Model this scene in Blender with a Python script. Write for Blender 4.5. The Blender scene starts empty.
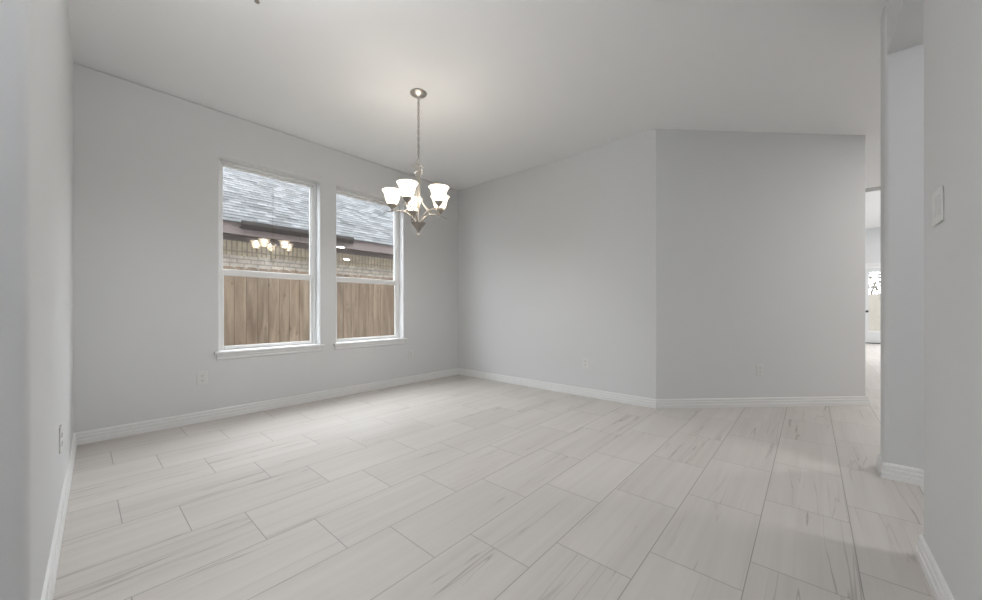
import bpy, bmesh, math, random
from mathutils import Vector, Matrix
random.seed(7)
PI = math.pi
scene = bpy.context.scene

# ------------------------------------------------------------------ camera
H = 2.743                                   # ceiling height
YAW = math.radians(41.379)
cam_d = bpy.data.cameras.new('camera')
cam_d.sensor_width = 36.0
cam_d.lens = 363.0 / 982.0 * 36.0
cam_d.shift_y = 8.6 / 982.0
cam_d.clip_start = 0.02
cam = bpy.data.objects.new('camera', cam_d)
scene.collection.objects.link(cam)
cam.location = (0, 0, 0.979)
cam.rotation_euler = (PI / 2, 0, YAW)
scene.camera = cam

# ------------------------------------------------------------------ world: bright overcast sky
world = bpy.data.worlds.new('overcast_sky')
scene.world = world
world.use_nodes = True
wn = world.node_tree.nodes
wl = world.node_tree.links
bg = wn['Background']
tc = wn.new('ShaderNodeTexCoord')
sx = wn.new('ShaderNodeSeparateXYZ')
rp = wn.new('ShaderNodeValToRGB')
rp.color_ramp.elements[0].position = 0.0
rp.color_ramp.elements[0].color = (0.80, 0.86, 0.92, 1)
rp.color_ramp.elements[1].position = 0.8
rp.color_ramp.elements[1].color = (0.93, 0.97, 1.0, 1)
wl.new(tc.outputs['Generated'], sx.inputs[0])
wl.new(sx.outputs['Z'], rp.inputs[0])
wl.new(rp.outputs[0], bg.inputs['Color'])
SKY = 7.7
bg.inputs['Strength'].default_value = SKY


def area(name, loc, rot, sx_, sy_, power, col=(1, 1, 1)):
    l = bpy.data.lights.new(name, 'AREA')
    l.shape = 'RECTANGLE'
    l.size, l.size_y = sx_, sy_
    l.energy = power
    l.color = col
    o = bpy.data.objects.new(name, l)
    scene.collection.objects.link(o)
    o.location = loc
    o.rotation_euler = rot
    return o


# unseen fill panels added under the ceilings to brighten the rooms beyond
area('family_room_fill', (3.0, 11.2, 3.2), (0, 0, 0), 3.0, 3.0, 100, (1.0, 0.98, 0.95))
# unseen fill added in the entrance, aimed up to brighten the ceiling
area('entrance_ceiling_fill', (-1.15, 0.10, 2.2), (PI, 0, 0), 1.2, 0.7, 19, (1.0, 0.99, 0.98))
area('side_hall_fill', (1.8, 2.64, 2.70), (0, 0, 0), 0.5, 0.3, 13, (1.0, 0.98, 0.95))  # added fill, no fixture known here; lightens the passage jamb

vs = scene.view_settings
vs.view_transform = 'Standard'
vs.look = 'None'
vs.gamma = 1.0
vs.exposure = 0.38
vs.use_curve_mapping = False


# ------------------------------------------------------------------ helpers
def add_prop(o, label=None, cat=None, group=None, kind=None):
    if label: o['label'] = label
    if cat: o['category'] = cat
    if group: o['group'] = group
    if kind: o['kind'] = kind
    return o


def empty(name, loc, rotz=0.0):
    o = bpy.data.objects.new(name, None)
    scene.collection.objects.link(o)
    o.empty_display_size = 0.05
    o.location = loc
    o.rotation_euler = (0, 0, rotz)
    return o


class MB:
    """collects shapes, builds ONE mesh object"""
    def __init__(self):
        self.v = []
        self.f = []

    def poly(self, verts, faces):
        n = len(self.v)
        self.v += [tuple(p) for p in verts]
        self.f += [tuple(i + n for i in f) for f in faces]
        return self

    def box(self, x0, x1, y0, y1, z0, z1, ch=0.0):
        if ch <= 0:
            v = [(x, y, z) for z in (z0, z1) for y in (y0, y1) for x in (x0, x1)]
            return self.poly(v, [(0, 2, 3, 1), (4, 5, 7, 6), (0, 1, 5, 4), (2, 6, 7, 3), (0, 4, 6, 2), (1, 3, 7, 5)])
        bm = bmesh.new()
        bmesh.ops.create_cube(bm, size=1.0)
        for w in bm.verts:
            w.co = Vector(((x0 + x1) / 2 + w.co.x * (x1 - x0), (y0 + y1) / 2 + w.co.y * (y1 - y0),
                           (z0 + z1) / 2 + w.co.z * (z1 - z0)))
        bmesh.ops.bevel(bm, geom=list(bm.edges), offset=ch, segments=2, profile=0.5, affect='EDGES')
        self.from_bm(bm)
        bm.free()
        return self

    def from_bm(self, bm):
        bm.verts.index_update()
        return self.poly([w.co[:] for w in bm.verts], [[w.index for w in f.verts] for f in bm.faces])

    def prism(self, pts, z0, z1):
        n = len(pts)
        v = [(p[0], p[1], z0) for p in pts] + [(p[0], p[1], z1) for p in pts]
        f = [tuple(range(n - 1, -1, -1)), tuple(range(n, 2 * n))]
        f += [(i, (i + 1) % n, (i + 1) % n + n, i + n) for i in range(n)]
        return self.poly(v, f)

    def lathe(self, prof, seg=24, c=(0, 0, 0), M=None, cap=False):
        """prof: list of (r, z) from bottom to top"""
        v, f = [], []
        for r, z in prof:
            for k in range(seg):
                a = 2 * PI * k / seg
                p = Vector((r * math.cos(a), r * math.sin(a), z))
                if M: p = M @ p
                v.append((p.x + c[0], p.y + c[1], p.z + c[2]))
        for i in range(len(prof) - 1):
            for k in range(seg):
                k2 = (k + 1) % seg
                f.append((i * seg + k, i * seg + k2, (i + 1) * seg + k2, (i + 1) * seg + k))
        if cap:
            f.append(tuple(range(seg - 1, -1, -1)))
            f.append(tuple((len(prof) - 1) * seg + k for k in range(seg)))
        return self.poly(v, f)

    def tube(self, pts, rad, seg=10, closed=False, flat=None):
        pts = [Vector(p) for p in pts]
        n = len(pts)
        rr = rad if isinstance(rad, (list, tuple)) else [rad] * n
        v, f = [], []
        ref = None
        for i, p in enumerate(pts):
            if closed:
                t = pts[(i + 1) % n] - pts[i - 1]
            else:
                t = pts[min(i + 1, n - 1)] - pts[max(i - 1, 0)]
            t.normalize()
            if ref is None:
                ref = Vector((0, 0, 1)) if abs(t.z) < 0.9 else Vector((1, 0, 0))
            a = t.cross(ref)
            if a.length < 1e-5: a = t.cross(Vector((0, 1, 0)))
            a.normalize()
            b = a.cross(t).normalized()
            ref = b
            for k in range(seg):
                th = 2 * PI * k / seg
                q = p + a * (rr[i] * math.cos(th)) + b * (rr[i] * (flat or 1.0) * math.sin(th))
                v.append(q[:])
        m = n if closed else n - 1
        for i in range(m):
            j = (i + 1) % n
            for k in range(seg):
                k2 = (k + 1) % seg
                f.append((i * seg + k, i * seg + k2, j * seg + k2, j * seg + k))
        if not closed:
            f.append(tuple(range(seg - 1, -1, -1)))
            f.append(tuple((n - 1) * seg + k for k in range(seg)))
        return self.poly(v, f)

    def build(self, name, mat, parent=None, smooth=None, merge=False):
        me = bpy.data.meshes.new(name)
        me.from_pydata(self.v, [], self.f)
        bm = bmesh.new()
        bm.from_mesh(me)
        if merge:
            bmesh.ops.remove_doubles(bm, verts=bm.verts, dist=1e-5)
        bmesh.ops.recalc_face_normals(bm, faces=bm.faces)
        bm.to_mesh(me)
        bm.free()
        if smooth:
            me.shade_smooth()
            me.set_sharp_from_angle(angle=math.radians(smooth))
        me.materials.append(mat)
        o = bpy.data.objects.new(name, me)
        scene.collection.objects.link(o)
        if parent is not None:
            o.parent = parent
        return o


def copy_tree(o, parent=None):
    c = o.copy()
    scene.collection.objects.link(c)
    c.parent = parent
    for ch in list(o.children):
        copy_tree(ch, c)
    return c


def rounded(pts, radii, seg=6):
    """round the corners of a polygon in plan"""
    out = []
    n = len(pts)
    for i in range(n):
        p = Vector(pts[i]).to_2d()
        r = radii[i]
        if r <= 0:
            out.append(p[:])
            continue
        a = (Vector(pts[i - 1]).to_2d() - p).normalized()
        b = (Vector(pts[(i + 1) % n]).to_2d() - p).normalized()
        ang = math.acos(max(-1, min(1, a.dot(b))))
        d = r / math.tan(ang / 2)
        c = p + (a + b).normalized() * (r / math.sin(ang / 2))
        s, e = p + a * d - c, p + b * d - c
        a0, a1 = math.atan2(s.y, s.x), math.atan2(e.y, e.x)
        da = (a1 - a0 + PI) % (2 * PI) - PI
        for k in range(seg + 1):
            t = a0 + da * k / seg
            out.append((c.x + r * math.cos(t), c.y + r * math.sin(t)))
    return out


# ------------------------------------------------------------------ materials
def new_mat(name):
    m = bpy.data.materials.new(name)
    m.use_nodes = True
    nt = m.node_tree
    b = nt.nodes['Principled BSDF']
    return m, nt, b


def N(nt, t, **kw):
    n = nt.nodes.new(t)
    for k, v in kw.items():
        setattr(n, k, v)
    return n


def simple(name, col, rough=0.5, metal=0.0, spec=0.5):
    m, nt, b = new_mat(name)
    b.inputs['Base Color'].default_value = (*col, 1)
    b.inputs['Roughness'].default_value = rough
    b.inputs['Metallic'].default_value = metal
    b.inputs['Specular IOR Level'].default_value = spec
    return m


def paint(name, col, bump=0.15, scale=220, rough=0.75):
    m, nt, b = new_mat(name)
    tc = N(nt, 'ShaderNodeTexCoord')
    no = N(nt, 'ShaderNodeTexNoise')
    no.inputs['Scale'].default_value = scale
    no.inputs['Detail'].default_value = 3
    bp = N(nt, 'ShaderNodeBump')
    bp.inputs['Strength'].default_value = bump
    bp.inputs['Distance'].default_value = 0.002
    nt.links.new(tc.outputs['Object'], no.inputs['Vector'])
    nt.links.new(no.outputs['Fac'], bp.inputs['Height'])
    nt.links.new(bp.outputs[0], b.inputs['Normal'])
    b.inputs['Base Color'].default_value = (*col, 1)
    b.inputs['Roughness'].default_value = rough
    b.inputs['Specular IOR Level'].default_value = 0.25
    return m


def math_node(nt, op, a=None, b=None, c=None):
    n = N(nt, 'ShaderNodeMath', operation=op)
    for i, x in enumerate((a, b, c)):
        if x is None: continue
        if isinstance(x, (int, float)):
            n.inputs[i].default_value = x
        else:
            nt.links.new(x, n.inputs[i])
    return n.outputs[0]


def mix_col(nt, fac, a, b, blend='MIX'):
    n = N(nt, 'ShaderNodeMix', data_type='RGBA', blend_type=blend)
    if isinstance(fac, (int, float)): n.inputs['Factor'].default_value = fac
    else: nt.links.new(fac, n.inputs['Factor'])
    for key, x in (('A', a), ('B', b)):
        s = [i for i in n.inputs if i.name == key and i.type == 'RGBA'][0]
        if isinstance(x, tuple): s.default_value = (*x, 1) if len(x) == 3 else x
        else: nt.links.new(x, s)
    return [o for o in n.outputs if o.type == 'RGBA'][0]


def ramp(nt, fac, stops):
    r = N(nt, 'ShaderNodeValToRGB')
    el = r.color_ramp.elements
    while len(el) > 1: el.remove(el[-1])
    el[0].position = stops[0][0]
    el[0].color = (*stops[0][1], 1)
    for p, c in stops[1:]:
        e = el.new(p)
        e.color = (*c, 1)
    nt.links.new(fac, r.inputs[0])
    return r.outputs[0]


def make_floor_mat():
    """12 x 24 inch vein-cut stone tiles, long side along +Y, stagger one third"""
    m, nt, b = new_mat('vein_cut_floor_tile')
    L = nt.links
    tc = N(nt, 'ShaderNodeTexCoord')
    sp = N(nt, 'ShaderNodeSeparateXYZ')
    L.new(tc.outputs['Object'], sp.inputs[0])
    X, Y = sp.outputs['X'], sp.outputs['Y']
    TW, TL = 0.311, 0.608
    u = math_node(nt, 'DIVIDE', math_node(nt, 'SUBTRACT', X, 0.135), TW)
    row = math_node(nt, 'FLOOR', u)
    fu = math_node(nt, 'SUBTRACT', u, row)
    off = math_node(nt, 'MULTIPLY', math_node(nt, 'ADD', row, 7.0), 0.1985)
    v = math_node(nt, 'DIVIDE', math_node(nt, 'SUBTRACT', math_node(nt, 'SUBTRACT', Y, 0.527), off), TL)
    colm = math_node(nt, 'FLOOR', v)
    fv = math_node(nt, 'SUBTRACT', v, colm)
    eu = math_node(nt, 'MULTIPLY', math_node(nt, 'MINIMUM', fu, math_node(nt, 'SUBTRACT', 1.0, fu)), TW)
    ev = math_node(nt, 'MULTIPLY', math_node(nt, 'MINIMUM', fv, math_node(nt, 'SUBTRACT', 1.0, fv)), TL)
    e = math_node(nt, 'MINIMUM', eu, ev)
    mr = N(nt, 'ShaderNodeMapRange', interpolation_type='SMOOTHSTEP')
    mr.inputs['From Min'].default_value = 0.0010
    mr.inputs['From Max'].default_value = 0.0024
    L.new(e, mr.inputs['Value'])
    tile = mr.outputs[0]                       # 1 on tile, 0 in grout
    # per tile random
    cb = N(nt, 'ShaderNodeCombineXYZ')
    L.new(row, cb.inputs[0]); L.new(colm, cb.inputs[1])
    wn_ = N(nt, 'ShaderNodeTexWhiteNoise', noise_dimensions='3D')
    L.new(cb.outputs[0], wn_.inputs['Vector'])
    rnd = wn_.outputs['Value']
    # stretched vein coordinates, shifted per tile
    def vein(sxx, syy, detail, dist, seed):
        c = N(nt, 'ShaderNodeCombineXYZ')
        L.new(math_node(nt, 'MULTIPLY', X, sxx), c.inputs[0])
        L.new(math_node(nt, 'MULTIPLY', Y, syy), c.inputs[1])
        L.new(math_node(nt, 'MULTIPLY_ADD', rnd, 6.0, seed), c.inputs[2])
        n = N(nt, 'ShaderNodeTexNoise')
        n.inputs['Scale'].default_value = 1.0
        n.inputs['Detail'].default_value = detail
        n.inputs['Roughness'].default_value = 0.55
        n.inputs['Distortion'].default_value = dist
        L.new(c.outputs[0], n.inputs['Vector'])
        return n.outputs['Fac']
    n1 = vein(10, 0.36, 3, 0.22, 0.0)
    n2 = vein(30, 0.6, 3, 0.3, 5.0)
    n3 = vein(5, 0.6, 2, 0.2, 11.0)
    # thin dark veins where noise crosses one level
    ridge = math_node(nt, 'ABSOLUTE', math_node(nt, 'SUBTRACT', n1, 0.5))
    rr = N(nt, 'ShaderNodeMapRange', interpolation_type='SMOOTHSTEP')
    rr.inputs['From Min'].default_value = 0.0
    rr.inputs['From Max'].default_value = 0.0115
    rr.inputs['To Min'].default_value = 1.0
    rr.inputs['To Max'].default_value = 0.0
    L.new(ridge, rr.inputs['Value'])
    gate = N(nt, 'ShaderNodeMapRange', interpolation_type='SMOOTHSTEP')
    gate.inputs['From Min'].default_value = 0.46
    gate.inputs['From Max'].default_value = 0.66
    L.new(n3, gate.inputs['Value'])
    vv = math_node(nt, 'MULTIPLY', rr.outputs[0], gate.outputs[0])
    base = ramp(nt, n2, [(0.25, FLOOR_A), (0.5, FLOOR_B), (0.75, FLOOR_C)])
    soft = ramp(nt, n3, [(0.35, (1.02, 1.02, 1.02)), (0.7, (0.955, 0.95, 0.945))])
    col = mix_col(nt, 1.0, base, soft, 'MULTIPLY')
    col = mix_col(nt, math_node(nt, 'MULTIPLY', vv, 0.62), col, (0.29, 0.265, 0.245))
    tint = ramp(nt, rnd, [(0.0, (0.98, 0.98, 0.98)), (1.0, (1.015, 1.012, 1.01))])
    col = mix_col(nt, 1.0, col, tint, 'MULTIPLY')
    col = mix_col(nt, tile, GROUT, col)
    L.new(col, b.inputs['Base Color'])
    ro = N(nt, 'ShaderNodeMapRange')
    ro.inputs['To Min'].default_value = 0.75
    ro.inputs['To Max'].default_value = 0.52
    L.new(tile, ro.inputs['Value'])
    L.new(ro.outputs[0], b.inputs['Roughness'])
    b.inputs['Specular IOR Level'].default_value = 0.16
    bp = N(nt, 'ShaderNodeBump')
    bp.inputs['Strength'].default_value = 0.35
    bp.inputs['Distance'].default_value = 0.002
    L.new(tile, bp.inputs['Height'])
    L.new(bp.outputs[0], b.inputs['Normal'])
    return m


FLOOR_A, FLOOR_B, FLOOR_C = (0.595, 0.563, 0.533), (0.63, 0.597, 0.566), (0.652, 0.622, 0.592)
GROUT = (0.36, 0.35, 0.335)
M_floor = make_floor_mat()
M_wall = paint('light_grey_wall_paint', (0.694, 0.70, 0.705))
M_ceil = paint('ceiling_paint', (0.85, 0.855, 0.86), bump=0.12, scale=160)
M_trim = simple('white_trim_enamel', (0.80, 0.80, 0.80), 0.35)
M_vinyl = simple('white_vinyl', (0.80, 0.80, 0.80), 0.32)
M_plate = simple('white_plastic', (0.72, 0.72, 0.71), 0.35)
M_slot = simple('dark_slot', (0.06, 0.06, 0.06), 0.6)
M_nickel = simple('brushed_nickel', (0.56, 0.53, 0.49), 0.30, 1.0)
M_nickel2 = simple('brushed_nickel_dark', (0.36, 0.33, 0.30), 0.36, 1.0)
M_black = simple('dark_bronze', (0.035, 0.03, 0.028), 0.45)
M_blade = simple('grey_fan_blade', (0.40, 0.40, 0.40), 0.5)


def glass_mat():
    m, nt, b = new_mat('window_glass')
    nt.nodes.remove(b)
    out = nt.nodes['Material Output']
    tr = N(nt, 'ShaderNodeBsdfTransparent')
    tr.inputs[0].default_value = (0.965, 0.97, 0.97, 1)
    gl = N(nt, 'ShaderNodeBsdfGlossy')
    gl.inputs['Roughness'].default_value = 0.01
    lw = N(nt, 'ShaderNodeLayerWeight')
    lw.inputs['Blend'].default_value = 0.5
    p5 = math_node(nt, 'POWER', lw.outputs['Facing'], 5.0)
    fac = math_node(nt, 'MULTIPLY_ADD', p5, 0.925, 0.075)
    mx = N(nt, 'ShaderNodeMixShader')
    nt.links.new(fac, mx.inputs[0])
    nt.links.new(tr.outputs[0], mx.inputs[1])
    nt.links.new(gl.outputs[0], mx.inputs[2])
    nt.links.new(mx.outputs[0], out.inputs[0])
    return m


M_glass = glass_mat()


def emit_mat(name, col, strength, base=(0.8, 0.8, 0.8), rough=0.4):
    m, nt, b = new_mat(name)
    b.inputs['Base Color'].default_value = (*base, 1)
    b.inputs['Roughness'].default_value = rough
    b.inputs['Emission Color'].default_value = (*col, 1)
    b.inputs['Emission Strength'].default_value = strength
    return m


def brick_mat(name, c1, c2, mortar, bw, bh, axis='YZ', ms=0.012, vertical=False):
    m, nt, b = new_mat(name)
    tc = N(nt, 'ShaderNodeTexCoord')
    sp = N(nt, 'ShaderNodeSeparateXYZ')
    nt.links.new(tc.outputs['Object'], sp.inputs[0])
    cb = N(nt, 'ShaderNodeCombineXYZ')
    A, B_ = sp.outputs[axis[0]], sp.outputs[axis[1]]
    nt.links.new(A, cb.inputs[0])
    nt.links.new(B_, cb.inputs[1])
    br = N(nt, 'ShaderNodeTexBrick')
    br.inputs['Scale'].default_value = 1.0
    br.inputs['Brick Width'].default_value = bw
    br.inputs['Row Height'].default_value = bh
    br.inputs['Mortar Size'].default_value = ms
    br.inputs['Mortar Smooth'].default_value = 0.2
    br.inputs['Color1'].default_value = (*c1, 1)
    br.inputs['Color2'].default_value = (*c2, 1)
    br.inputs['Mortar'].default_value = (*mortar, 1)
    if vertical: br.offset = 0.0
    nt.links.new(cb.outputs[0], br.inputs['Vector'])
    no = N(nt, 'ShaderNodeTexNoise')
    no.inputs['Scale'].default_value = 9
    no.inputs['Detail'].default_value = 5
    nt.links.new(tc.outputs['Object'], no.inputs['Vector'])
    tint = ramp(nt, no.outputs['Fac'], [(0.3, (0.78, 0.78, 0.78)), (0.7, (1.18, 1.16, 1.12))])
    nt.links.new(mix_col(nt, 1.0, br.outputs['Color'], tint, 'MULTIPLY'), b.inputs['Base Color'])
    b.inputs['Roughness'].default_value = 0.9
    bp = N(nt, 'ShaderNodeBump')
    bp.inputs['Distance'].default_value = 0.01
    bp.inputs['Strength'].default_value = 0.6
    bp.invert = True
    nt.links.new(br.outputs['Fac'], bp.inputs['Height'])
    nt.links.new(bp.outputs[0], b.inputs['Normal'])
    return m


def fence_mat(name, cols, pitch, axis='Y', var=0.2):
    m, nt, b = new_mat(name)
    tc = N(nt, 'ShaderNodeTexCoord')
    sp = N(nt, 'ShaderNodeSeparateXYZ')
    nt.links.new(tc.outputs['Object'], sp.inputs[0])
    k = math_node(nt, 'FLOOR', math_node(nt, 'DIVIDE', sp.outputs[axis], pitch))
    wn_ = N(nt, 'ShaderNodeTexWhiteNoise', noise_dimensions='1D')
    nt.links.new(k, wn_.inputs['W'])
    cb = N(nt, 'ShaderNodeCombineXYZ')
    nt.links.new(math_node(nt, 'MULTIPLY', sp.outputs[axis], 14.0), cb.inputs[0])
    nt.links.new(math_node(nt, 'MULTIPLY', sp.outputs['Z'], 1.6), cb.inputs[1])
    nt.links.new(math_node(nt, 'MULTIPLY', wn_.outputs['Value'], 50.0), cb.inputs[2])
    no = N(nt, 'ShaderNodeTexNoise')
    no.inputs['Scale'].default_value = 1.0
    no.inputs['Detail'].default_value = 5
    no.inputs['Distortion'].default_value = 0.6
    nt.links.new(cb.outputs[0], no.inputs['Vector'])
    grain = ramp(nt, no.outputs['Fac'], [(0.25, cols[0]), (0.5, cols[1]), (0.72, cols[2])])
    tint = ramp(nt, wn_.outputs['Value'], [(0, (1 - var, 1 - 1.1 * var, 1 - 1.25 * var)), (1, (1 + 0.75 * var, 1 + 0.65 * var, 1 + 0.5 * var))])
    col = mix_col(nt, 1.0, grain, tint, 'MULTIPLY')
    # knots
    cb2 = N(nt, 'ShaderNodeCombineXYZ')
    nt.links.new(math_node(nt, 'MULTIPLY', sp.outputs[axis], 8.0), cb2.inputs[0])
    nt.links.new(math_node(nt, 'MULTIPLY', sp.outputs['Z'], 4.0), cb2.inputs[1])
    vo = N(nt, 'ShaderNodeTexVoronoi')
    vo.inputs['Scale'].default_value = 1.0
    nt.links.new(cb2.outputs[0], vo.inputs['Vector'])
    kn = ramp(nt, vo.outputs['Distance'], [(0.06, (0.45, 0.38, 0.33)), (0.16, (1, 1, 1))])
    col = mix_col(nt, 0.8, col, mix_col(nt, 1.0, col, kn, 'MULTIPLY'))
    nt.links.new(col, b.inputs['Base Color'])
    b.inputs['Roughness'].default_value = 0.9
    b.inputs['Specular IOR Level'].default_value = 0.2
    return m


def shingle_mat():
    m, nt, b = new_mat('roof_shingle')
    tc = N(nt, 'ShaderNodeTexCoord')
    sp = N(nt, 'ShaderNodeSeparateXYZ')
    nt.links.new(tc.outputs['Object'], sp.inputs[0])
    cb = N(nt, 'ShaderNodeCombineXYZ')
    nt.links.new(sp.outputs['Y'], cb.inputs[0])
    nt.links.new(math_node(nt, 'SUBTRACT', sp.outputs['Z'], 2.6), cb.inputs[1])
    br = N(nt, 'ShaderNodeTexBrick')
    br.inputs['Scale'].default_value = 1.0
    br.inputs['Brick Width'].default_value = 0.21
    br.inputs['Row Height'].default_value = SH_RISE
    br.inputs['Mortar Size'].default_value = 0.004
    br.inputs['Color1'].default_value = (0.100, 0.104, 0.109, 1)
    br.inputs['Color2'].default_value = (0.022, 0.024, 0.026, 1)
    br.inputs['Mortar'].default_value = (0.010, 0.011, 0.012, 1)
    nt.links.new(cb.outputs[0], br.inputs['Vector'])
    no = N(nt, 'ShaderNodeTexNoise')
    no.inputs['Scale'].default_value = 30
    no.inputs['Detail'].default_value = 4
    nt.links.new(tc.outputs['Object'], no.inputs['Vector'])
    tint = ramp(nt, no.outputs['Fac'], [(0.3, (0.65, 0.66, 0.67)), (0.7, (1.35, 1.35, 1.34))])
    nt.links.new(mix_col(nt, 1.0, br.outputs['Color'], tint, 'MULTIPLY'), b.inputs['Base Color'])
    b.inputs['Roughness'].default_value = 0.9
    return m


def shade_mat():
    """frosted white glass shade glowing from the lamp inside it"""
    m, nt, b = new_mat('frosted_glass_shade')
    tc = N(nt, 'ShaderNodeTexCoord')
    no = N(nt, 'ShaderNodeTexNoise')
    no.inputs['Scale'].default_value = 16
    no.inputs['Detail'].default_value = 3
    nt.links.new(tc.outputs['Object'], no.inputs['Vector'])
    col = ramp(nt, no.outputs['Fac'], [(0.35, (1.0, 0.80, 0.56)), (0.65, (1.0, 0.86, 0.66))])
    nt.nodes.remove(b)
    out = nt.nodes['Material Output']
    em = N(nt, 'ShaderNodeEmission')
    em.inputs['Strength'].default_value = SHADE_GLOW
    nt.links.new(col, em.inputs['Color'])
    tr = N(nt, 'ShaderNodeBsdfTransparent')
    tr.inputs[0].default_value = (1.0, 0.985, 0.96, 1)
    gl = N(nt, 'ShaderNodeBsdfGlossy')
    gl.inputs['Roughness'].default_value = 0.25
    m1 = N(nt, 'ShaderNodeMixShader')
    m1.inputs[0].default_value = 0.80
    nt.links.new(em.outputs[0], m1.inputs[1])
    nt.links.new(tr.outputs[0], m1.inputs[2])
    fr = N(nt, 'ShaderNodeFresnel')
    fr.inputs['IOR'].default_value = 1.2
    m2 = N(nt, 'ShaderNodeMixShader')
    nt.links.new(fr.outputs[0], m2.inputs[0])
    nt.links.new(m1.outputs[0], m2.inputs[1])
    nt.links.new(gl.outputs[0], m2.inputs[2])
    nt.links.new(m2.outputs[0], out.inputs[0])
    return m


SHADE_GLOW = 12.0
SH_RISE = 0.085
M_shingle = shingle_mat()
M_brick = brick_mat('cream_brick', (0.49, 0.445, 0.40), (0.36, 0.33, 0.30), (0.25, 0.232, 0.215), 0.24, 0.085)
M_soldier = brick_mat('soldier_brick', (0.44, 0.375, 0.285), (0.33, 0.285, 0.23), (0.22, 0.19, 0.155), 0.085, 0.30, vertical=True)
M_fascia = simple('mauve_brown_painted_trim', (0.135, 0.108, 0.105), 0.6)
M_gutter = simple('dark_brown_gutter', (0.022, 0.017, 0.016), 0.45)
M_fence = fence_mat('weathered_cedar', ((0.10, 0.069, 0.049), (0.185, 0.138, 0.100), (0.28, 0.22, 0.168)), 0.14)
M_fence2 = fence_mat('pale_fence_wood', ((0.54, 0.49, 0.45), (0.58, 0.53, 0.485), (0.61, 0.56, 0.515)), 0.14, 'X', 0.04)
M_ground = paint('bare_ground', (0.17, 0.16, 0.12), 0.6, 18, 0.95)
M_leaf = simple('shrub_leaf', (0.16, 0.15, 0.11), 0.7)
M_bark = simple('shrub_bark', (0.15, 0.11, 0.08), 0.9)
M_shade = shade_mat()
M_bulb = emit_mat('lamp_bulb', (1.0, 0.80, 0.55), 9.0)
M_lens = emit_mat('recessed_light_lens', (1.0, 0.86, 0.68), 14.0)

# ------------------------------------------------------------------ structure
XA, YB = -3.957, 3.744            # window wall plane, back wall plane
XE = 0.33                         # right wall plane
TA = 0.165                        # window wall thickness
BC = (-1.14, 3.744)
CE = (0.422, 5.298)
D0, D1 = (XA, -0.026), (-1.521, -0.083)


def struct(o):
    o['kind'] = 'structure'
    return o


MB()
struct(MB().box(-4.122, 6.0, -4.3, 14.72, -0.12, 0.0).build('floor', M_floor))
struct(MB().box(-4.122, 6.12, -4.3, 7.63, H, H + 0.6).build('ceiling', M_ceil))
struct(MB().box(0.18, 6.12, 7.63, 14.84, 3.24, 3.343).build('ceiling_family_room', M_ceil))


def wall_with_holes(name, fixed, u0, u1, z0, z1, holes, axis, thick, bevel=0.012):
    """vertical wall; axis 'X': face plane x=fixed, runs along y; thick signed = away from the room"""
    us = sorted({u0, u1} | {h[0] for h in holes} | {h[1] for h in holes})
    zs = sorted({z0, z1} | {h[2] for h in holes} | {h[3] for h in holes})
    def hole(a, b, c, d):
        if a < u0 or b > u1 or c < z0 or d > z1: return True
        um, zm = (a + b) / 2, (c + d) / 2
        return any(h[0] < um < h[1] and h[2] < zm < h[3] for h in holes)
    mb = MB()
    P = (lambda u, z, w: (fixed + w, u, z)) if axis == 'X' else (lambda u, z, w: (u, fixed + w, z))
    nu, nz = len(us) - 1, len(zs) - 1
    solid = lambda i, j: 0 <= i < nu and 0 <= j < nz and not hole(us[i], us[i + 1], zs[j], zs[j + 1])
    for i in range(nu):
        for j in range(nz):
            if not solid(i, j): continue
            a, b, c, d = us[i], us[i + 1], zs[j], zs[j + 1]
            for w in (0, thick):
                mb.poly([P(a, c, w), P(b, c, w), P(b, d, w), P(a, d, w)], [(0, 1, 2, 3)])
            for (di, dj, e) in ((-1, 0, ((a, c), (a, d))), (1, 0, ((b, c), (b, d))), (0, -1, ((a, c), (b, c))), (0, 1, ((a, d), (b, d)))):
                if not solid(i + di, j + dj):
                    (p, q), (r, s) = e
                    mb.poly([P(p, q, 0), P(r, s, 0), P(r, s, thick), P(p, q, thick)], [(0, 1, 2, 3)])
    o = mb.build(name, M_wall, merge=True)
    if bevel:
        md = o.modifiers.new('soft_corner', 'BEVEL')
        md.width = bevel
        md.segments = 4
        md.limit_method = 'ANGLE'
        o.data.shade_smooth()
        o.data.set_sharp_from_angle(angle=math.radians(40))
        md.harden_normals = True
    return struct(o)


WIN = [(0.829, 1.711), (1.895, 2.777)]
WZ0, WZ1 = 0.575, 2.345
wall_with_holes('wall_left', XA, -4.3, 3.864, 0, H, [(a, b, WZ0, WZ1) for a, b in WIN], 'X', -TA)
# back wall and the 45 degree wall, mitred where they meet
k = 0.12 * math.tan(PI / 8)
struct(MB().prism([(XA, YB), BC, (BC[0] - k, YB + 0.12), (XA, YB + 0.12)], 0, H).build('wall_back', M_wall))
s2 = 0.12 / math.sqrt(2)
pc = rounded([BC, CE, (CE[0] - s2, CE[1] + s2), (BC[0] - k, YB + 0.12)], [0.0, 0.012, 0.012, 0])
struct(MB().prism(pc, 0, H).build('wall_angled', M_wall, smooth=40))
# stub wall at the left edge of the photo
nd = Vector((D1[1] - D0[1], -(D1[0] - D0[0]))).normalized()      # away from the room
if nd.y > 0: nd = -nd
q0 = (D0[0], D0[1] + nd.y * 0.14)
q1 = (D1[0] + nd.x * 0.14, D1[1] + nd.y * 0.14)
pd = rounded([D0, q0, q1, D1], [0, 0, 0.018, 0.018])
struct(MB().prism(pd, 0, H).build('wall_near_left', M_wall, smooth=40))
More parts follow.
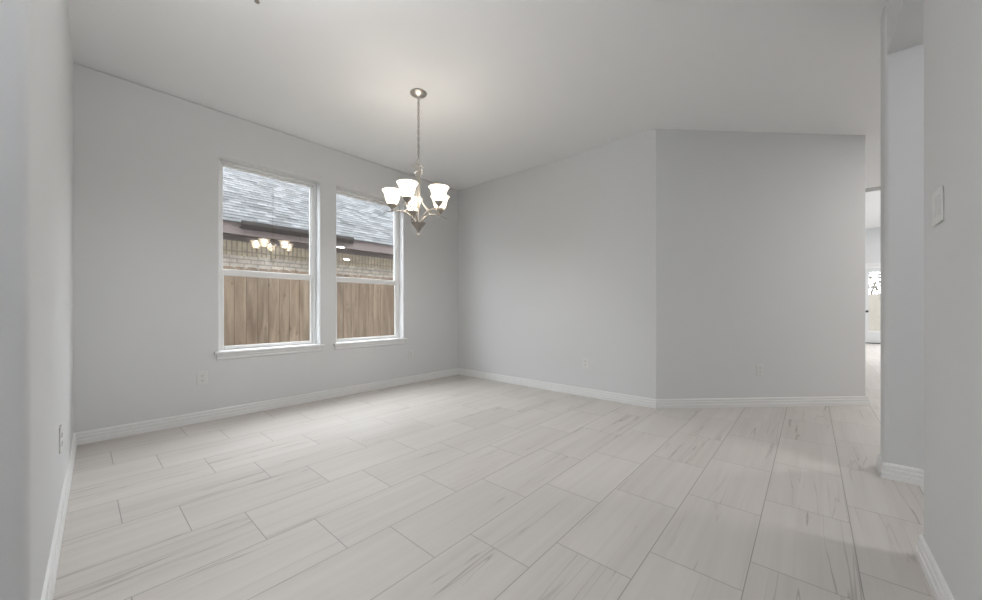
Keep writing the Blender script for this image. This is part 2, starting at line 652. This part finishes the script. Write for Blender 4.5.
# right wall with the tall passage opening, header and the end of the partition
pr = rounded([(XE, -4.3), (XE, 2.19), (XE + 0.2, 2.19), (XE + 0.2, -4.3)], [0, 0.016, 0.016, 0])
struct(MB().prism(pr, 0, H).build('wall_right', M_wall, smooth=40))
pp = rounded([(0.32, 3.085), (0.32, 3.262), (6.0, 3.262), (6.0, 3.085)], [0.022, 0.022, 0, 0])
struct(MB().prism(pp, 0, H).build('wall_partition', M_wall, smooth=40))
struct(MB().box(XE, XE + 0.2, 2.16, 3.10, 2.444, H).build('wall_header', M_wall))
struct(MB().box(XE + 0.2, 3.2, 2.04, 2.19, 0, H).build('wall_side_hall', M_wall))
struct(MB().box(3.05, 3.2, 2.19, 3.085, 0, H).build('wall_side_hall_end', M_wall))
# shell of the rooms around
struct(MB().box(XA - TA - 0.01, XA - 0.02, -6.0, 16.0, H + 0.6, 6.2).build('upper_sky_blocker', M_brick))  # unseen mass added to cut skylight on the fence and house opposite
wall_with_holes('wall_entry', -2.5, XA - TA, XE + 0.2, 0, H, [(-1.5, -0.8, 0.9, 2.2)], 'Y', -0.15, 0)
wall_with_holes('wall_kitchen_right', 6.0, 3.085, 14.84, 0, 3.24, [(10.4, 12.6, 0.8, 2.2)], 'X', 0.15, 0)
struct(MB().box(0.18, 0.30, 5.40, 14.72, 0, 3.24).build('wall_family_left', M_wall))
DX0, DX1 = 1.075, 1.995
wall_with_holes('wall_far', 14.72, 0.18, 6.0, 0, 3.24, [(DX0, DX1, 0.0, 2.19)], 'Y', 0.15, 0)

# ---- baseboards: moulded profile swept along the wall foot
BPROF = [(0.0, 0.0), (0.0165, 0.0), (0.0165, 0.032), (0.0150, 0.0345), (0.0105, 0.036), (0.0105, 0.040), (0.0135, 0.042), (0.0135, 0.058),
         (0.0120, 0.0605), (0.0075, 0.062), (0.0075, 0.066), (0.0100, 0.068), (0.0095, 0.080), (0.0060, 0.087), (0.0, 0.090)]


def baseboard(name, path, side=1):
    """path in plan; profile grows to the left (side=1) of travel"""
    path = [Vector(p).to_2d() for p in path]
    n = len(path)
    v, f = [], []
    m = len(BPROF)
    for i, p in enumerate(path):
        d0 = (path[i] - path[i - 1]).normalized() if i else None
        d1 = (path[i + 1] - path[i]).normalized() if i < n - 1 else None
        if d0 is None: d0 = d1
        if d1 is None: d1 = d0
        n0, n1 = Vector((-d0.y, d0.x)) * side, Vector((-d1.y, d1.x)) * side
        mm = (n0 + n1)
        mm = mm / (mm.length_squared / 2)
        for a, z in BPROF:
            v.append((p.x + mm.x * a, p.y + mm.y * a, z))
    for i in range(n - 1):
        for j in range(m - 1):
            f.append((i * m + j, (i + 1) * m + j, (i + 1) * m + j + 1, i * m + j + 1))
    f.append(tuple(range(m)))
    f.append(tuple((n - 1) * m + j for j in range(m)))
    return struct(MB().poly(v, f).build(name, M_trim))


baseboard('baseboard_near_left', [(q1[0] - 0.05, q1[1]), q1, D1, (D0[0] + 0.001, D0[1])], -1)
baseboard('baseboard_left', [D0, (XA, YB)], -1)
baseboard('baseboard_back', [(XA, YB), BC], -1)
baseboard('baseboard_angled', [BC, CE, (CE[0] - s2, CE[1] + s2)], -1)
baseboard('baseboard_right', [(XE, -4.2), (XE, 2.19), (XE + 0.2, 2.19)], 1)
baseboard('baseboard_partition', [(3.04, 3.085), (0.32, 3.085), (0.32, 3.262), (5.9, 3.262)], 1)


# ---- windows (single hung, drywall return, wooden stool and apron)
def make_window(y0, y1, idx):
    root = struct(empty('window_%d' % idx, (XA, (y0 + y1) / 2, WZ0)))
    root.location = (0, 0, 0)
    xf0, xf1 = XA - 0.155, XA - 0.092            # frame depth
    fw = 0.026
    zb, zt = 0.578, WZ1
    fr = MB()
    fr.box(xf0, xf1, y0, y0 + fw, zb, zt, 0.003)
    fr.box(xf0, xf1, y1 - fw, y1, zb, zt, 0.003)
    fr.box(xf0, xf1, y0 + fw, y1 - fw, zt - 0.024, zt, 0.003)
    fr.box(xf0, xf1, y0 + fw, y1 - fw, zb, zb + 0.020, 0.003)
    # inner stop: thin lip running round the frame
    fr.box(xf1 - 0.012, xf1 - 0.002, y0 + fw, y0 + fw + 0.006, zb + 0.02, zt - 0.024)
    fr.box(xf1 - 0.012, xf1 - 0.002, y1 - fw - 0.006, y1 - fw, zb + 0.02, zt - 0.024)
    fr.build('window_frame', M_vinyl, root)
    def sash(name, xa, xb, za, zb_, st, rt, rb):
        m = MB()
        a, b = y0 + fw, y1 - fw
        m.box(xa, xb, a, a + st, za, zb_, 0.004)
        m.box(xa, xb, b - st, b, za, zb_, 0.004)
        m.box(xa, xb, a + st, b - st, zb_ - rt, zb_, 0.004)
        m.box(xa, xb, a + st, b - st, za, za + rb, 0.004)
        o = m.build(name, M_vinyl, root)
        xm = (xa + xb) / 2
        MB().box(xm - 0.002, xm + 0.002, a + st - 0.004, b - st + 0.004, za + rb - 0.004, zb_ - rt + 0.004).build('window_pane', M_glass, o)
        return o
    sash('upper_sash', xf0 + 0.006, xf0 + 0.030, 1.312, zt - 0.024, 0.026, 0.020, 0.034)
    sash('lower_sash', xf0 + 0.033, xf1 - 0.013, zb + 0.020, 1.343, 0.030, 0.058, 0.034)
    # tilt latch cap and balance cover seen on the right jamb
    MB().box(xf1 - 0.012, xf1 - 0.004, y1 - fw - 0.024, y1 - fw - 0.010, 1.345, 2.30, 0.002).build('balance_cover', M_vinyl, root)
    st = MB()
    st.box(xf1 - 0.002, XA + 0.001, y0 + 0.001, y1 - 0.001, zb - 0.001, 0.597)
    st.box(XA + 0.001, XA + 0.034, y0 - 0.042, y1 + 0.036, 0.573, 0.597, 0.007)
    st.build('window_stool', M_trim, root)
    ap = MB()
    v = [(0, 0.573), (0.018, 0.573), (0.018, 0.556), (0.013, 0.549), (0.013, 0.532), (0.008, 0.524), (0.0, 0.518)]
    ya, yb = y0 - 0.022, y1 + 0.016
    n = len(v)
    ap.poly([(XA + a, ya, z) for a, z in v] + [(XA + a, yb, z) for a, z in v],
            [tuple(range(n)), tuple(range(2 * n - 1, n - 1, -1))] + [(i, (i + 1) % n, (i + 1) % n + n, i + n) for i in range(n)])
    ap.build('window_apron', M_trim, root)
    return root


for i, (a, b) in enumerate(WIN):
    make_window(a, b, i + 1)

# ---- far glazed door to the back garden
def far_door():
    root = struct(empty('door_1', (0, 0, 0)))
    y0, y1 = 14.735, 14.78
    fr = MB()
    fr.box(DX0, DX0 + 0.04, 14.70, 14.84, 0.0, 2.15)
    fr.box(DX1 - 0.04, DX1, 14.70, 14.84, 0.0, 2.15)
    fr.box(DX0, DX1, 14.70, 14.84, 2.11, 2.19)
    fr.box(DX0 - 0.07, DX0 + 0.012, 14.70, 14.718, 0, 2.19, 0.004)
    fr.box(DX1 - 0.012, DX1 + 0.07, 14.70, 14.718, 0, 2.19, 0.004)
    fr.box(DX0 - 0.07, DX1 + 0.07, 14.70, 14.718, 2.175, 2.25, 0.004)
    fr.build('door_frame', M_trim, root)
    a, b = DX0 + 0.042, DX1 - 0.042
    lf = MB()
    lf.box(a, a + 0.11, y0, y1, 0.02, 2.108, 0.003)
    lf.box(b - 0.11, b, y0, y1, 0.02, 2.108, 0.003)
    lf.box(a + 0.11, b - 0.11, y0, y1, 0.02, 0.31, 0.003)
    lf.box(a + 0.11, b - 0.11, y0, y1, 2.00, 2.108, 0.003)
    leaf = lf.build('door_leaf', M_wall, root)
    MB().box(a + 0.09, b - 0.09, y0 - 0.012, y0 - 0.001, 0.31, 0.36, 0.003).build('glazing_bead', M_trim, leaf)
    MB().box(a + 0.105, b - 0.105, y0 + 0.02, y0 + 0.024, 0.305, 2.005).build('door_pane', M_glass, leaf)
    kn = MB()
    kx = a + 0.075
    R = Matrix.Rotation(PI / 2, 3, 'X')
    kn.lathe([(0.0, 0.0), (0.032, 0.0), (0.032, 0.008), (0.012, 0.012), (0.012, 0.035), (0.028, 0.045), (0.03, 0.058), (0.02, 0.07), (0, 0.072)], 16, (kx, y0, 0.90), R)
    kn.build('door_knob', M_black, leaf, smooth=40)
    MB().box(DX0, DX1, 14.66, 14.84, 0.0, 0.022, 0.004).build('threshold', M_black, root)


far_door()

# ------------------------------------------------------------------ chandelier
CH = (-2.408, 1.836)


BULB_POINT, BULB_SPOT = 0.7, 5.5


def chandelier():
    root = empty('chandelier', (CH[0], CH[1], H))
    add_prop(root, 'brushed nickel chandelier with five lit frosted glass shades hanging on a chain', 'chandelier')
    z = lambda a: a - H                      # absolute height to local
    MB().lathe([(0.0, z(H) - 0.001), (0.066, z(H) - 0.001), (0.068, z(H) - 0.006), (0.060, z(H) - 0.015), (0.040, z(H) - 0.026),
                (0.018, z(H) - 0.033), (0.012, z(H) - 0.045), (0.008, z(H) - 0.052), (0, z(H) - 0.053)], 32).build('canopy', M_nickel, root, smooth=50)
    ch = MB()
    top, bot = 2.695, 2.205
    n = 17
    step = (top - bot) / n
    for i in range(n):
        zc = top - step * (i + 0.5)
        pts = []
        hl, hw = step * 0.5 + 0.0035, 0.0085
        for t in range(14):
            a = 2 * PI * t / 14
            px = hw * math.cos(a)
            pz = hl * math.sin(a)
            pts.append((px, 0, z(zc) + pz) if i % 2 == 0 else (0, px, z(zc) + pz))
        ch.tube(pts, 0.0026, 6, closed=True)
    ch.tube([(0.004 * math.sin(i * 1.3), 0.004 * math.cos(i * 1.3), z(top) - (top - bot) * i / 24) for i in range(25)], 0.002, 6)
    ch.build('chain', M_nickel2, root, smooth=60)
    lp = MB()
    lp.tube([(0.017 * math.cos(2 * PI * t / 20), 0, z(2.188) + 0.020 * math.sin(2 * PI * t / 20)) for t in range(20)], 0.0038, 8, closed=True)
    lp.lathe([(0, z(2.150)), (0.010, z(2.150)), (0.013, z(2.158)), (0.008, z(2.168)), (0, z(2.170))], 16)
    lp.build('top_loop', M_nickel, root, smooth=60)
    col = MB()
    col.lathe([(0.0, z(1.640)), (0.0085, z(1.640)), (0.0085, z(2.09)), (0.013, z(2.10)), (0.013, z(2.118)), (0.008, z(2.125)), (0.008, z(2.152)), (0, z(2.152))], 16)
    col.build('column', M_nickel, root, smooth=50)
    hub = MB()
    hub.lathe([(0.0, z(1.598)), (0.007, z(1.599)), (0.010, z(1.608)), (0.030, z(1.640)), (0.053, z(1.668)), (0.060, z(1.676)), (0.060, z(1.680)), (0.050, z(1.684)), (0.0, z(1.690))], 28)
    hub.build('hub_bowl', M_nickel2, root, smooth=50)
    fi = MB()
    fi.lathe([(0.0, z(1.562)), (0.010, z(1.565)), (0.0165, z(1.577)), (0.012, z(1.589)), (0.006, z(1.594)), (0.008, z(1.599)), (0.0, z(1.601))], 16)
    fi.build('finial', M_nickel, root, smooth=60)

    R = 0.210
    base = -102.0
    for i in range(5):
        ang = math.radians(base + 72 * i) + YAW       # camera frame -> world
        ca, sa = math.cos(ang), math.sin(ang)
        P = lambda r, zz, t=0.0: (ca * r - sa * t, sa * r + ca * t, z(zz))
        arm = MB()
        # lower arm: springs from the bowl, arches over and runs out past the cup to a tapering tip
        ctrl = [(0.022, 1.690), (0.040, 1.716), (0.068, 1.744), (0.104, 1.764), (0.146, 1.774), (0.190, 1.775), (R, 1.772), (0.245, 1.766), (0.282, 1.756)]
        rad = [0.0060, 0.0062, 0.0062, 0.0060, 0.0058, 0.0056, 0.0052, 0.0044, 0.0028]
        arm.tube([P(*c) for c in ctrl], rad, 10)
        # slender upper strap: leaves the column top, hugs it, then flares out on to the arm
        ctrl2 = [(0.013, 2.112), (0.0155, 2.06), (0.016, 2.00), (0.017, 1.945), (0.022, 1.90), (0.034, 1.860), (0.055, 1.822), (0.082, 1.792), (0.112, 1.770)]
        stp = MB()
        stp.tube([P(*c) for c in ctrl2], 0.0042, 8)
        # little scrolls at the top of the column
        for zc, s in ((2.128, 0.017), (2.084, 0.014)):
            pts = []
            for t in range(13):
                a = -PI / 2 + 1.55 * PI * t / 12
                rr_ = s * (1.0 - 0.045 * t)
                pts.append(P(0.014 + s + rr_ * math.cos(a + PI / 2) * 0.95, zc + rr_ * math.sin(a + PI / 2)))
            stp.tube(pts, 0.0030, 7)
        a_o = arm.build('arm', M_nickel2, root, smooth=60)
        stp.build('arm_strap', M_nickel, a_o, smooth=60)
        cx, cy = ca * R, sa * R
        cup = MB()
        cup.lathe([(0.0, z(1.776)), (0.008, z(1.776)), (0.009, z(1.785)), (0.014, z(1.793)), (0.026, z(1.806)), (0.034, z(1.819)), (0.035, z(1.826)), (0.031, z(1.828)), (0.0, z(1.822))], 22, (cx, cy, 0))
        cup.build('shade_cup', M_nickel2, a_o, smooth=50)
        sh = MB()
        outer = [(0.029, 1.826), (0.036, 1.832), (0.046, 1.848), (0.053, 1.870), (0.058, 1.895), (0.062, 1.917), (0.069, 1.937), (0.077, 1.951), (0.0815, 1.956)]
        outer = [(r, 1.826 + (zz - 1.826) * 0.84) for r, zz in outer]
        inner = [(r - 0.004, zz + 0.001) for r, zz in reversed(outer)]
        sh.lathe([(r, z(zz)) for r, zz in outer + inner], 32, (cx, cy, 0))
        sh.build('glass_shade', M_shade, a_o, smooth=70)
        bu = MB()
        bu.lathe([(0.0, z(1.822)), (0.013, z(1.824)), (0.013, z(1.838)), (0.019, z(1.850)), (0.022, z(1.864)), (0.018, z(1.878)), (0.009, z(1.886)), (0, z(1.888))], 16, (cx, cy, 0))
        bu.build('light_bulb', M_bulb, a_o, smooth=60)
        for kind, watt in (('POINT', BULB_POINT), ('SPOT', BULB_SPOT)):
            l = bpy.data.lights.new('bulb_light', kind)
            l.energy = watt
            l.color = (0.92, 0.96, 1.0)
            l.shadow_soft_size = 0.03
            if kind == 'SPOT':
                l.spot_size = PI
                l.spot_blend = 0.5
            lo = bpy.data.objects.new('bulb_light', l)
            scene.collection.objects.link(lo)
            lo.parent = root
            lo.location = (cx, cy, z(1.908))
    return root


chandelier()


# ------------------------------------------------------------------ outlets, switch, sprinkler
def outlet():
    """duplex receptacle, local frame: +x right along the wall, +y into the room, origin at plate centre"""
    r = empty('wall_outlet', (0, 0, 0))
    MB().box(-0.036, 0.036, 0.0005, 0.006, -0.058, 0.058, 0.0022).build('cover_plate', M_plate, r)
    for s in (-1, 1):
        zc = 0.0195 * s
        pts = [(0.0165 * math.cos(t), 0.0165 * math.sin(t)) for t in [2 * PI * k / 20 for k in range(20)]]
        pts = [(x, max(-0.0135, min(0.0135, y))) for x, y in pts]
        m = MB()
        n = len(pts)
        m.poly([(x, 0.0055, zc + y) for x, y in pts] + [(x, 0.0085, zc + y) for x, y in pts],
               [tuple(range(n)), tuple(range(2 * n - 1, n - 1, -1))] + [(i, (i + 1) % n, (i + 1) % n + n, i + n) for i in range(n)])
        rc = m.build('receptacle', M_plate, r)
        sl = MB()
        sl.box(-0.0075, -0.0050, 0.0082, 0.0090, zc - 0.002, zc + 0.007)
        sl.box(0.0050, 0.0075, 0.0082, 0.0090, zc - 0.001, zc + 0.006)
        sl.lathe([(0, 0.0), (0.0026, 0.0), (0.0026, 0.0008), (0, 0.0008)], 10, (0, 0.0090, zc - 0.0075), Matrix.Rotation(PI / 2, 3, 'X'))
        sl.build('slots', M_slot, rc)
    MB().lathe([(0, 0), (0.003, 0), (0.0025, 0.001), (0, 0.0012)], 12, (0, 0.006, 0), Matrix.Rotation(-PI / 2, 3, 'X')).build('screw', M_plate, r)
    return r


proto = outlet()
aD = math.atan2(D1[1] - D0[1], D1[0] - D0[0])
dn = -nd
tD = (-2.565 - D0[0]) / (D1[0] - D0[0])
spots = [
    ((XA, 0.705, 0.377), -PI / 2, 'white duplex outlet low on the window wall, left of and below the left window'),
    ((XA, 2.896, 0.375), -PI / 2, 'white duplex outlet low on the window wall, just past the right window toward the corner'),
    ((-1.89, YB, 0.372), PI, 'white duplex outlet low on the straight back wall near the outward corner'),
    ((-0.385, 4.499, 0.370), PI + PI / 4, 'white duplex outlet low in the middle of the angled wall at right'),
    ((D0[0] + tD * (D1[0] - D0[0]), D0[1] + tD * (D1[1] - D0[1]), 0.385), aD, 'white outlet seen edge on, low on the short wall at far left'),
]
for i, (loc, rz, lab) in enumerate(spots):
    o = proto if i == 0 else copy_tree(proto)
    o.location = loc
    o.rotation_euler = (0, 0, rz)
    add_prop(o, lab, 'outlet', 'duplex outlets low on the walls')


def switch_plate():
    r = empty('light_switch', (XE, 1.945, 1.328), PI / 2)
    add_prop(r, 'white double light switch plate on the right wall near its corner', 'light switch')
    MB().box(-0.058, 0.058, 0.0005, 0.0065, -0.058, 0.058, 0.0022).build('cover_plate', M_plate, r)
    for s in (-1, 1):
        x = 0.023 * s
        MB().box(x - 0.017, x + 0.017, 0.006, 0.0085, -0.034, 0.034, 0.001).build('rocker', M_plate, r)
    return r


switch_plate()


def sprinkler():
    x, y = -2.33, 0.660
    r = empty('fire_sprinkler', (x, y, H))
    add_prop(r, 'small metal sprinkler head on the ceiling at the top edge of the picture', 'sprinkler')
    MB().lathe([(0.0, -0.001), (0.036, -0.001), (0.034, -0.005), (0.018, -0.008), (0, -0.008)], 24).build('escutcheon', M_plate, r, smooth=50)
    b = MB()
    b.lathe([(0, -0.040), (0.006, -0.040), (0.006, -0.026), (0.010, -0.022), (0.010, -0.006), (0, -0.006)], 14)
    for s in (-1, 1):
        b.tube([(0.009 * s, 0, -0.018), (0.013 * s, 0, -0.028), (0.006 * s, 0, -0.039)], 0.002, 6)
    b.build('sprinkler_body', M_nickel2, r, smooth=50)
    MB().lathe([(0, -0.046), (0.013, -0.045), (0.013, -0.0425), (0, -0.040)], 16).build('deflector', M_nickel2, r, smooth=40)


sprinkler()

# ------------------------------------------------------------------ rooms beyond: ceiling fan and recessed lights
def ceiling_fan():
    c = (1.36, 9.25)
    zc = 3.02
    r = empty('ceiling_fan', (c[0], c[1], 3.24))
    add_prop(r, 'grey bladed ceiling fan glimpsed in the gap at right beyond the angled wall', 'ceiling fan')
    MB().lathe([(0, -0.20), (0.07, -0.20), (0.095, -0.17), (0.10, -0.12), (0.05, -0.10), (0.02, -0.08), (0.02, -0.02), (0.07, -0.012), (0.075, -0.001), (0, -0.001)], 24).build('motor_housing', M_nickel, r, smooth=40)
    for i in range(5):
        a = math.radians(183 + 72 * i)
        M = Matrix.Rotation(a, 4, 'Z') @ Matrix.Rotation(math.radians(12), 4, 'X')
        m = MB()
        out = [(0.15, -0.055), (0.40, -0.068), (0.64, -0.070), (0.68, -0.045), (0.69, 0.0), (0.68, 0.045), (0.64, 0.070), (0.40, 0.068), (0.15, 0.055)]
        n = len(out)
        vv = [M @ Vector((x, y, zz)) for zz in (-0.004, 0.004) for x, y in out]
        vv = [(p.x, p.y, p.z - 0.165) for p in vv]
        m.poly(vv, [tuple(range(n)), tuple(range(2 * n - 1, n - 1, -1))] + [(i_, (i_ + 1) % n, (i_ + 1) % n + n, i_ + n) for i_ in range(n)])
        bl = m.build('fan_blade', M_blade, r)
        ir = MB()
        vv = [M @ Vector(p) for p in ((0.07, 0, 0.0), (0.13, 0, -0.012), (0.22, 0, -0.008))]
        ir.tube([(p.x, p.y, p.z - 0.165) for p in vv], 0.012, 8)
        ir.build('blade_iron', M_nickel, bl, smooth=50)
    MB().lathe([(0, -0.275), (0.05, -0.265), (0.075, -0.235), (0.08, -0.205), (0, -0.20)], 24).build('light_bowl', emit_mat('fan_light_bowl', (1, 0.93, 0.82), 2.0), r, smooth=60)


ceiling_fan()


def can_light():
    r = empty('recessed_light', (0, 0, 0))
    MB().lathe([(0.060, -0.004), (0.085, -0.004), (0.088, -0.0005), (0.060, -0.0005), (0.060, -0.004)], 28).build('trim_ring', M_trim, r, smooth=40)
    MB().lathe([(0, -0.003), (0.060, -0.003), (0.060, -0.001), (0, -0.001)], 24).build('lens', M_lens, r)
    return r


can = can_light()
can2 = copy_tree(can)
for o, (x, y), lab in ((can, (1.92, 4.95), 'lit round recessed ceiling light, the nearer of two mirrored in the right window'),
                       (can2, (4.30, 6.35), 'lit round recessed ceiling light, the farther of two mirrored in the right window')):
    o.location = (x, y, H)
    add_prop(o, lab, 'ceiling light', 'recessed lights of the kitchen')
    ll = area('recessed_light_lamp', (0, 0, -0.006), (0, 0, 0), 0.22, 0.22, 18, (1.0, 0.97, 0.93))
    ll.data.shape = 'DISK'
    ll.parent = o

# ------------------------------------------------------------------ outside the left windows: fence and neighbour's house
GZ = -0.27
struct(MB().box(-16, XA - TA, -8, 16, GZ - 0.1, GZ).build('ground', M_ground))
struct(MB().box(-4.1, 12, 14.88, 40, -0.22, -0.12).build('ground_back_garden', M_ground))


def picket_panel(mb, u0, n, pitch, gap, top, dep, axis, at):
    for i in range(n):
        a, b = u0 + i * pitch + gap / 2, u0 + (i + 1) * pitch - gap / 2
        t = top + random.uniform(-0.006, 0.006)
        d = random.uniform(-0.003, 0.003)
        c = 0.028
        prof = [(a, GZ + 0.02), (b, GZ + 0.02), (b, t - c), (b - c, t), (a + c, t), (a, t - c)]
        if axis == 'Y':
            v = [(at + d, u, zz) for u, zz in prof] + [(at + d - dep, u, zz) for u, zz in prof]
        else:
            v = [(u, at + d, zz) for u, zz in prof] + [(u, at + d + dep, zz) for u, zz in prof]
        k_ = len(prof)
        mb.poly(v, [tuple(range(k_)), tuple(range(2 * k_ - 1, k_ - 1, -1))] + [(j, (j + 1) % k_, (j + 1) % k_ + k_, j + k_) for j in range(k_)])


def side_fence():
    XF = -5.9
    r = empty('wood_fence', (XF, 3.0, GZ))
    add_prop(r, 'weathered brown cedar picket fence with clipped tops, outside the two windows', 'fence')
    m = MB()
    picket_panel(m, -1.4, 86, 0.14, 0.004, 1.555, 0.018, 'Y', XF)
    o = m.build('picket_panel', M_fence, r)
    rl = MB()
    for zz in (-0.05, 0.65, 1.30):
        MB().box(XF - 0.062, XF - 0.0225, -1.4, 10.64, zz, zz + 0.09).build('rail', M_fence, r)
    for i in range(6):
        y = -1.3 + i * 2.35
        MB().box(XF - 0.155, XF - 0.064, y, y + 0.09, GZ - 0.05, 1.45).build('post', M_fence, r)
    r.location = (0, 0, 0)


side_fence()


def house():
    r = empty('neighbor_house', (0, 0, 0))
    add_prop(r, 'cream brick house with mauve eave and grey shingle roof behind the fence', 'house')
    XE_, XW = -7.98, -8.42            # eave line, brick face
    ya, yb = -6.0, 26.0
    MB().box(XW - 0.25, XW, ya, yb, GZ, 2.02).build('brick_wall', M_brick, r)
    MB().box(XW - 0.25, XW + 0.012, ya, yb, 2.02, 2.30).build('soldier_course', M_soldier, r)
    MB().box(XW - 0.25, XW + 0.03, ya, yb, 2.30, 2.40).build('frieze_board', M_fascia, r)
    MB().box(XW - 0.25, XE_ - 0.02, ya, yb, 2.40, 2.415).build('soffit', M_fascia, r)
    MB().box(XE_ - 0.02, XE_, ya, yb, 2.36, 2.585).build('fascia', M_fascia, r)
    g = MB()
    gp = [(XE_ + 0.002, 2.48), (XE_ + 0.07, 2.48), (XE_ + 0.10, 2.55), (XE_ + 0.105, 2.615), (XE_ + 0.092, 2.615), (XE_ + 0.085, 2.56), (XE_ + 0.06, 2.495), (XE_ + 0.002, 2.495)]
    n = len(gp)
    g0, g1 = 1.98, 4.18
    g.poly([(x, g0, zz) for x, zz in gp] + [(x, g1, zz) for x, zz in gp],
           [tuple(range(n)), tuple(range(2 * n - 1, n - 1, -1))] + [(j, (j + 1) % n, (j + 1) % n + n, j + n) for j in range(n)])
    g.build('gutter', M_gutter, r)
    rf = MB()
    slope = 0.68
    run = SH_RISE / slope
    x, zz = XE_ + 0.045, 2.575
    for i in range(48):
        # each shingle course: a thin tilted strip overlapping the one above it
        x0, z0 = x - i * run, zz + i * SH_RISE
        x1, z1 = x0 - run * 1.15, z0 + SH_RISE * 1.15 - 0.010
        rf.poly([(x0, ya, z0 + 0.012), (x1, ya, z1 + 0.012), (x1, yb, z1 + 0.012), (x0, yb, z0 + 0.012),
                 (x0, ya, z0 - 0.004), (x1, ya, z1 - 0.004), (x1, yb, z1 - 0.004), (x0, yb, z0 - 0.004)],
                [(0, 1, 2, 3), (7, 6, 5, 4), (0, 3, 7, 4), (1, 5, 6, 2), (0, 4, 5, 1), (3, 2, 6, 7)])
    rf.build('shingle_roof', M_shingle, r)


house()


struct(MB().box(-1.5, 6.1, 14.87, 18.2, 2.55, 2.70).build('patio_sky_blocker', M_ceil))  # unseen cover added to keep skylight off the garden fence


def back_garden():
    r = empty('garden_fence', (0, 0, 0))
    add_prop(r, 'pale cream board fence seen through the far glazed door', 'fence')
    m = MB()
    picket_panel(m, -3.0, 60, 0.14, 0.0, 1.50, 0.018, 'X', 18.6)
    m.build('picket_panel', M_fence2, r)
    for zz in (0.1, 1.1):
        MB().box(-3.0, 5.4, 18.625, 18.665, zz, zz + 0.09).build('rail', M_fence2, r)
    for j, (bx, by) in enumerate(((1.35, 20.2), (3.6, 20.6), (5.9, 20.3))):
        t = empty('garden_shrub', (bx, by, -0.12))
        add_prop(t, ['leafless twiggy shrub rising behind the garden fence, straight through the far door glass',
                     'twiggy shrub behind the garden fence, right of the one behind the far door',
                     'twiggy shrub behind the garden fence, farthest right'][j], 'shrub', 'shrubs behind the garden fence')
        st = MB()
        lf = MB()
        for q in range(46):
            a = random.uniform(0, 2 * PI)
            h = random.uniform(2.0, 3.1)
            rr_ = random.uniform(0.2, 0.85)
            p0 = (0.05 * math.cos(a), 0.05 * math.sin(a), 0)
            p1 = (rr_ * 0.5 * math.cos(a), rr_ * 0.5 * math.sin(a), h * 0.55)
            p2 = (rr_ * math.cos(a + 0.3), rr_ * math.sin(a + 0.3), h)
            st.tube([p0, p1, p2], [0.022, 0.016, 0.006], 5)
            for w in range(26):
                tt = random.uniform(0.35, 1.0)
                cx = p1[0] + (p2[0] - p1[0]) * tt + random.uniform(-.16, .16)
                cy = p1[1] + (p2[1] - p1[1]) * tt + random.uniform(-.16, .16)
                cz = p1[2] + (p2[2] - p1[2]) * tt + random.uniform(-.16, .16)
                d = Vector((random.uniform(-1, 1), random.uniform(-1, 1), random.uniform(-1, 1))).normalized() * 0.065
                e = d.cross(Vector((random.uniform(-1, 1), random.uniform(-1, 1), 1))).normalized() * 0.036
                c_ = Vector((cx, cy, cz))
                lf.poly([(c_ - d)[:], (c_ + e)[:], (c_ + d)[:], (c_ - e)[:]], [(0, 1, 2, 3)])
        st.build('stems', M_bark, t)
        add_prop(lf.build('foliage', M_leaf, t), kind='stuff')


back_garden()
